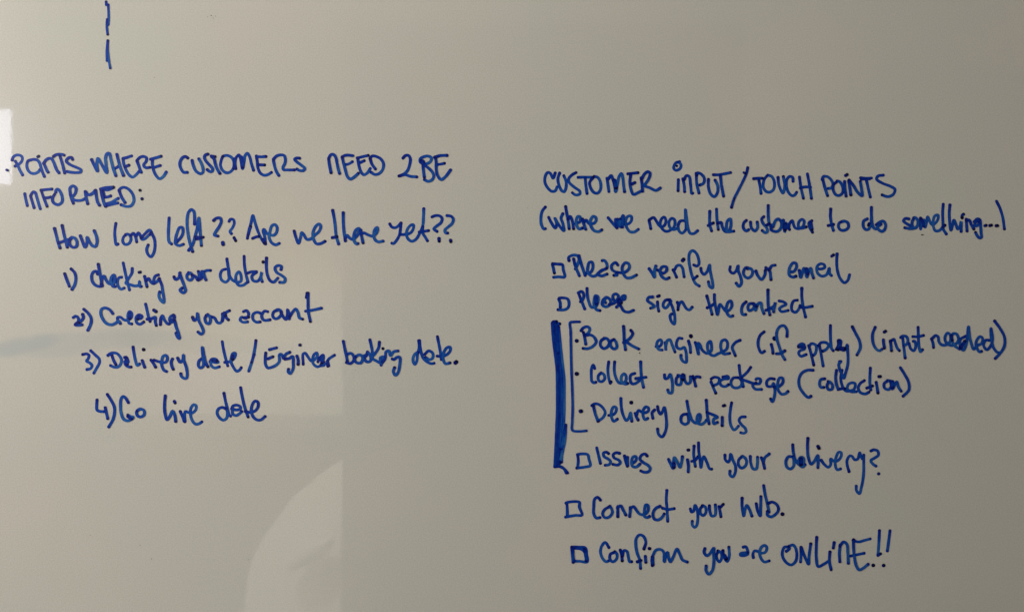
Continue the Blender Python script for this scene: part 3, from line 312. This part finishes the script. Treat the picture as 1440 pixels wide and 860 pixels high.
W;word;handwritten word connect;994 -2180 961 -2147 928 -2171 919 -2247 919 -2332 947 -2380 990 -2375|1099 -2251 1042 -2285 1018 -2332 1042 -2375 1089 -2370 1127 -2323 1118 -2275 1099 -2247|1189 -2365 1189 -2313 1189 -2251|1184 -2266 1222 -2242 1246 -2285 1279 -2346|1322 -2365 1327 -2313 1331 -2261|1327 -2275 1365 -2251 1393 -2285 1431 -2332 1478 -2342 1526 -2304 1526 -2237 1502 -2233 1488 -2304 1488 -2361 1516 -2375 1545 -2361|1664 -2247 1611 -2275 1583 -2332 1602 -2394 1649 -2399 1687 -2370 1711 -2332|1742 -2071 1735 -2171 1744 -2285 1751 -2418|1692 -2270 1754 -2285 1825 -2275
W;word;handwritten word your;2005 -2277 2018 -2313 2041 -2304 2059 -2237 2085 -2295 2090 -2384 2076 -2465 2054 -2487 2027 -2456 2027 -2416|2148 -2242 2117 -2277 2121 -2331 2148 -2353 2179 -2322 2175 -2259 2139 -2242|2219 -2242 2224 -2304 2246 -2358 2282 -2349 2291 -2295 2286 -2233|2327 -2250 2340 -2313 2349 -2367|2344 -2259 2376 -2225
W;word;handwritten word hub;2587 -2157 2586 -2242 2595 -2313 2605 -2358 2617 -2295 2639 -2237 2666 -2277 2697 -2358|2746 -2219 2760 -2295 2791 -2358 2795 -2277 2798 -2139|2829 -2014 2845 -2116 2871 -2224 2889 -2313|2880 -2215 2925 -2201 2979 -2233 2996 -2286 2961 -2340 2907 -2367 2871 -2344 2871 -2304|w1.1 3037 -2335 3043 -2337
L;written_line;checkbox line, Confirm you are online, two exclamation marks;
W;checkbox;;671 -2713 677 -2788 687 -2878|w0.8 687 -2724 689 -2798 698 -2862|671 -2708 740 -2708 825 -2719 841 -2798 846 -2872 761 -2867 687 -2867|w0.9 708 -2722 767 -2729 812 -2758 831 -2830|815 -2735 830 -2798 834 -2862
W;word;handwritten word confirm;1090 -2713 1048 -2655 1011 -2692 995 -2756 1016 -2830 1058 -2872 1085 -2862|1149 -2766 1106 -2788 1101 -2841 1133 -2872 1175 -2841 1180 -2788 1154 -2756|1217 -2740 1233 -2798 1239 -2862|1239 -2809 1260 -2745 1292 -2756 1308 -2819 1324 -2872 1345 -2870|1483 -2729 1504 -2650 1477 -2586 1435 -2570 1398 -2607 1392 -2692 1408 -2777 1435 -2851 1445 -2947|1408 -2872 1451 -2856|1498 -2809 1504 -2878|w1.1 1541 -2722 1548 -2724|1578 -2915 1573 -2841 1589 -2788 1620 -2740 1673 -2735 1705 -2766 1711 -2872 1726 -2809 1748 -2766 1758 -2819 1780 -2872 1811 -2819 1854 -2729 1886 -2788 1917 -2851 1970 -2874|w1.1 1578 -2819 1583 -2904
W;word;handwritten word you;2168 -2722 2159 -2765 2187 -2803 2220 -2784 2268 -2717 2268 -2793 2268 -2888 2249 -2973 2211 -3011 2182 -2973 2182 -2917|2325 -2755 2301 -2793 2310 -2850 2334 -2874 2358 -2831 2353 -2774 2315 -2750|2372 -2746 2382 -2812 2420 -2869 2443 -2812 2439 -2708|w1.2 2391 -2803 2410 -2841
W;word;handwritten word are;2600 -2708 2628 -2703 2647 -2736 2652 -2784 2609 -2803 2567 -2798 2571 -2779 2647 -2769|2714 -2826 2709 -2784 2728 -2750 2761 -2755 2799 -2774 2847 -2765 2866 -2717 2847 -2689 2809 -2703 2785 -2765 2799 -2831 2837 -2874 2894 -2861
W;word;handwritten word online;3084 -2755 3122 -2722 3103 -2708 3065 -2708 3041 -2755 3046 -2822 3093 -2888 3141 -2907 3188 -2869 3203 -2793 3188 -2717 3160 -2684 3112 -2698|3250 -2708 3250 -2793 3245 -2874|3255 -2713 3283 -2793 3335 -2898 3340 -2812 3359 -2670|3426 -2596 3421 -2708 3421 -2824 3442 -2925 3506 -2898 3564 -2861|3575 -2761 3569 -2867 3588 -2962|3622 -2655 3612 -2718|3686 -2872 3681 -2771 3691 -2681|3686 -2697 3728 -2649 3765 -2676 3776 -2771 3781 -2888|3840 -2623 3840 -2718 3850 -2824 3872 -2920 3903 -2962 3951 -2941 4004 -2898|3834 -2633 3898 -2649 3962 -2633 4031 -2615|3808 -2808 3887 -2792 3962 -2776|4133 -2522 4126 -2665 4115 -2803|4115 -2801 4147 -2782|w1.15 4060 -2912 4066 -2912|4251 -2522 4237 -2633 4221 -2750|w1.1 4176 -2915 4182 -2913
"""
TIP = 0.00172                     # half the width the tip leaves
def smooth(pts):
    """centripetal Catmull-Rom through the points, sampled every ~0.7 mm"""
    if len(pts) == 2: 
        a, c = pts; n = max(2, int((c - a).length / 0.0009))
        return [a.lerp(c, i / n) for i in range(n + 1)]
    P = [pts[0] * 2 - pts[1]] + pts + [pts[-1] * 2 - pts[-2]]
    out = []
    for i in range(1, len(P) - 2):
        p0, p1, p2, p3 = P[i - 1:i + 3]
        t0 = 0.0; t1 = t0 + max((p1 - p0).length, 1e-6) ** 0.5; t2 = t1 + max((p2 - p1).length, 1e-6) ** 0.5; t3 = t2 + max((p3 - p2).length, 1e-6) ** 0.5
        n = max(2, int((p2 - p1).length / 0.0008))
        for k in range(n):
            t = t1 + (t2 - t1) * k / n
            A1 = p0 * ((t1 - t) / (t1 - t0)) + p1 * ((t - t0) / (t1 - t0)); A2 = p1 * ((t2 - t) / (t2 - t1)) + p2 * ((t - t1) / (t2 - t1)); A3 = p2 * ((t3 - t) / (t3 - t2)) + p3 * ((t - t2) / (t3 - t2))
            B1 = A1 * ((t2 - t) / (t2 - t0)) + A2 * ((t - t0) / (t2 - t0)); B2 = A2 * ((t3 - t) / (t3 - t1)) + A3 * ((t - t1) / (t3 - t1))
            out.append(B1 * ((t2 - t) / (t2 - t1)) + B2 * ((t - t1) / (t2 - t1)))
    out.append(pts[-1]); return out
LAY = [0]
def ink_mesh(name, strokes, parent, m=None):
    V, F, A = [], [], []
    for wd, raw in strokes:
        LAY[0] = (LAY[0] + 1) % 14   # later ink lies on earlier ink, within a stroke too
        h0 = -0.00010 - 0.00003 * LAY[0]; tone = random.uniform(-0.24, 0.22) if name == "thick_bar" else random.uniform(-0.10, 0.10)
        pts = smooth([Vector(q) for q in raw]); n = len(pts)
        seed = random.uniform(0, 99); bulb0 = random.uniform(0.0, 0.16); bulb1 = random.uniform(0.0, 0.12)
        start_dark = random.uniform(0.52, 0.78); end_dark = random.uniform(0.50, 0.88)
        L = [0.0]
        for i in range(1, n): L.append(L[-1] + (pts[i] - pts[i - 1]).length)
        tot = L[-1] or 1e-6
        ring = []
        for i in range(n):
            a = pts[max(i - 1, 0)]; c = pts[min(i + 1, n - 1)]; d = (c - a)
            d = d.normalized() if d.length > 1e-7 else Vector((1, 0))
            nn = Vector((-d.y, d.x))
            s = L[i]; e = tot - s
            r = TIP * wd * (1 + 0.10 * noise.noise(Vector((s * 170, seed, 0))) + bulb0 * math.exp(-s / 0.0016) + bulb1 * math.exp(-e / 0.0014))
            r *= 1 - 0.05 * abs(d.x)                # the tip is a little narrower sideways
            base = 0.36 + tone + 0.20 * noise.noise(Vector((s * 90, seed, 3))) - 0.10 * min(1, s / tot)
            k = base + (start_dark - base) * math.exp(-s / 0.0065) + (end_dark - base) * math.exp(-e / 0.0011)
            ring.append((pts[i], nn, d, r, k))
        H = [h0 - 0.000026 * s / tot for s in L]
        prof = ((-1, .14), (-0.62, .0), (0, -.04), (0.62, .0), (1, .14))
        base_i = len(V)
        for (q, nn, d, r, k), h in zip(ring, H):
            for j, (u, dk) in enumerate(prof):
                jr = r * (1 + 0.03 * noise.noise(Vector((q.x * 900, q.y * 900, seed + u))))
                V.append((q.x + nn.x * u * jr, h, q.y + nn.y * u * jr)); A.append(k + dk)
        for i in range(n - 1):
            for j in range(4):
                a = base_i + i * 5 + j
                F.append((a, a + 1, a + 6, a + 5))
        for idx, sgn in ((0, -1), (n - 1, 1)):      # round ends
            q, nn, d, r, k = ring[idx]; h = H[idx]; c0 = len(V)
            V.append((q.x, h, q.y)); A.append(k + .05)
            for j in range(9):
                th = math.pi * j / 8
                o_ = nn * math.cos(th) * r + d * math.sin(th) * r * sgn * 0.92
                V.append((q.x + o_.x, h - 0.0000004, q.y + o_.y)); A.append(k + 0.12)
            for j in range(8):
                F.append((c0, c0 + 1 + j, c0 + 2 + j))
    me = bpy.data.meshes.new(name); me.from_pydata(V, [], F)
    at = me.attributes.new("ink", 'FLOAT', 'POINT'); at.data.foreach_set("value", A)
    bm = bmesh.new(); bm.from_mesh(me)
    for f in bm.faces:
        f.normal_update()
        if f.normal.y > 0: f.normal_flip()
    bm.to_mesh(me); bm.free()
    me.materials.append(m or m_ink)
    return link(name, me, parent)
def parse(s):
    out = []
    for st in s.split("|"):
        tk = st.split(); wd = 1.0
        if tk[0][0] == "w": wd = float(tk.pop(0)[1:])
        v = [float(x) / 10000 for x in tk]
        out.append((wd, list(zip(v[0::2], v[1::2]))))
    return out
holder = None
for row in TEXT.strip().splitlines():
    kind, name, label, data = row.split(";")
    if kind == "L":
        holder = tag(empty(name, board), label=label)
    else:
        o = ink_mesh(name, parse(data), holder if kind == "W" else board)
        if label: o["label"] = label
# dust and marker flecks
specks = [(297, 22, .9), (292, 24, .5), (300, 26, .6), (303, 23, .5), (217, 109, .6), (213, 785, .7), (197, 766, .6), (127, 752, .5), (349, 786, .5), (1298, 330, .9), (899, 496, .9), (575, 376, .5), (742, 292, .5), (1256, 140, .4), (500, 520, .4), (1180, 772, .4)]
V, F = [], []
for px, py, r in specks:
    x = (px - 720) * 0.0008; z = (430 - py) * 0.0008; c0 = len(V); r *= 0.0008
    V.append((x, -0.0006, z))
    for j in range(8):
        th = 2 * math.pi * j / 8; q = r * random.uniform(0.7, 1.2)
        V.append((x + math.cos(th) * q, -0.0001, z + math.sin(th) * q))
    F += [(c0, c0 + 1 + (j + 1) % 8, c0 + 1 + j) for j in range(8)]
me = bpy.data.meshes.new("specks"); me.from_pydata(V, [], F); me.materials.append(m_speck)
tag(link("dust_specks", me, board), kind="stuff")
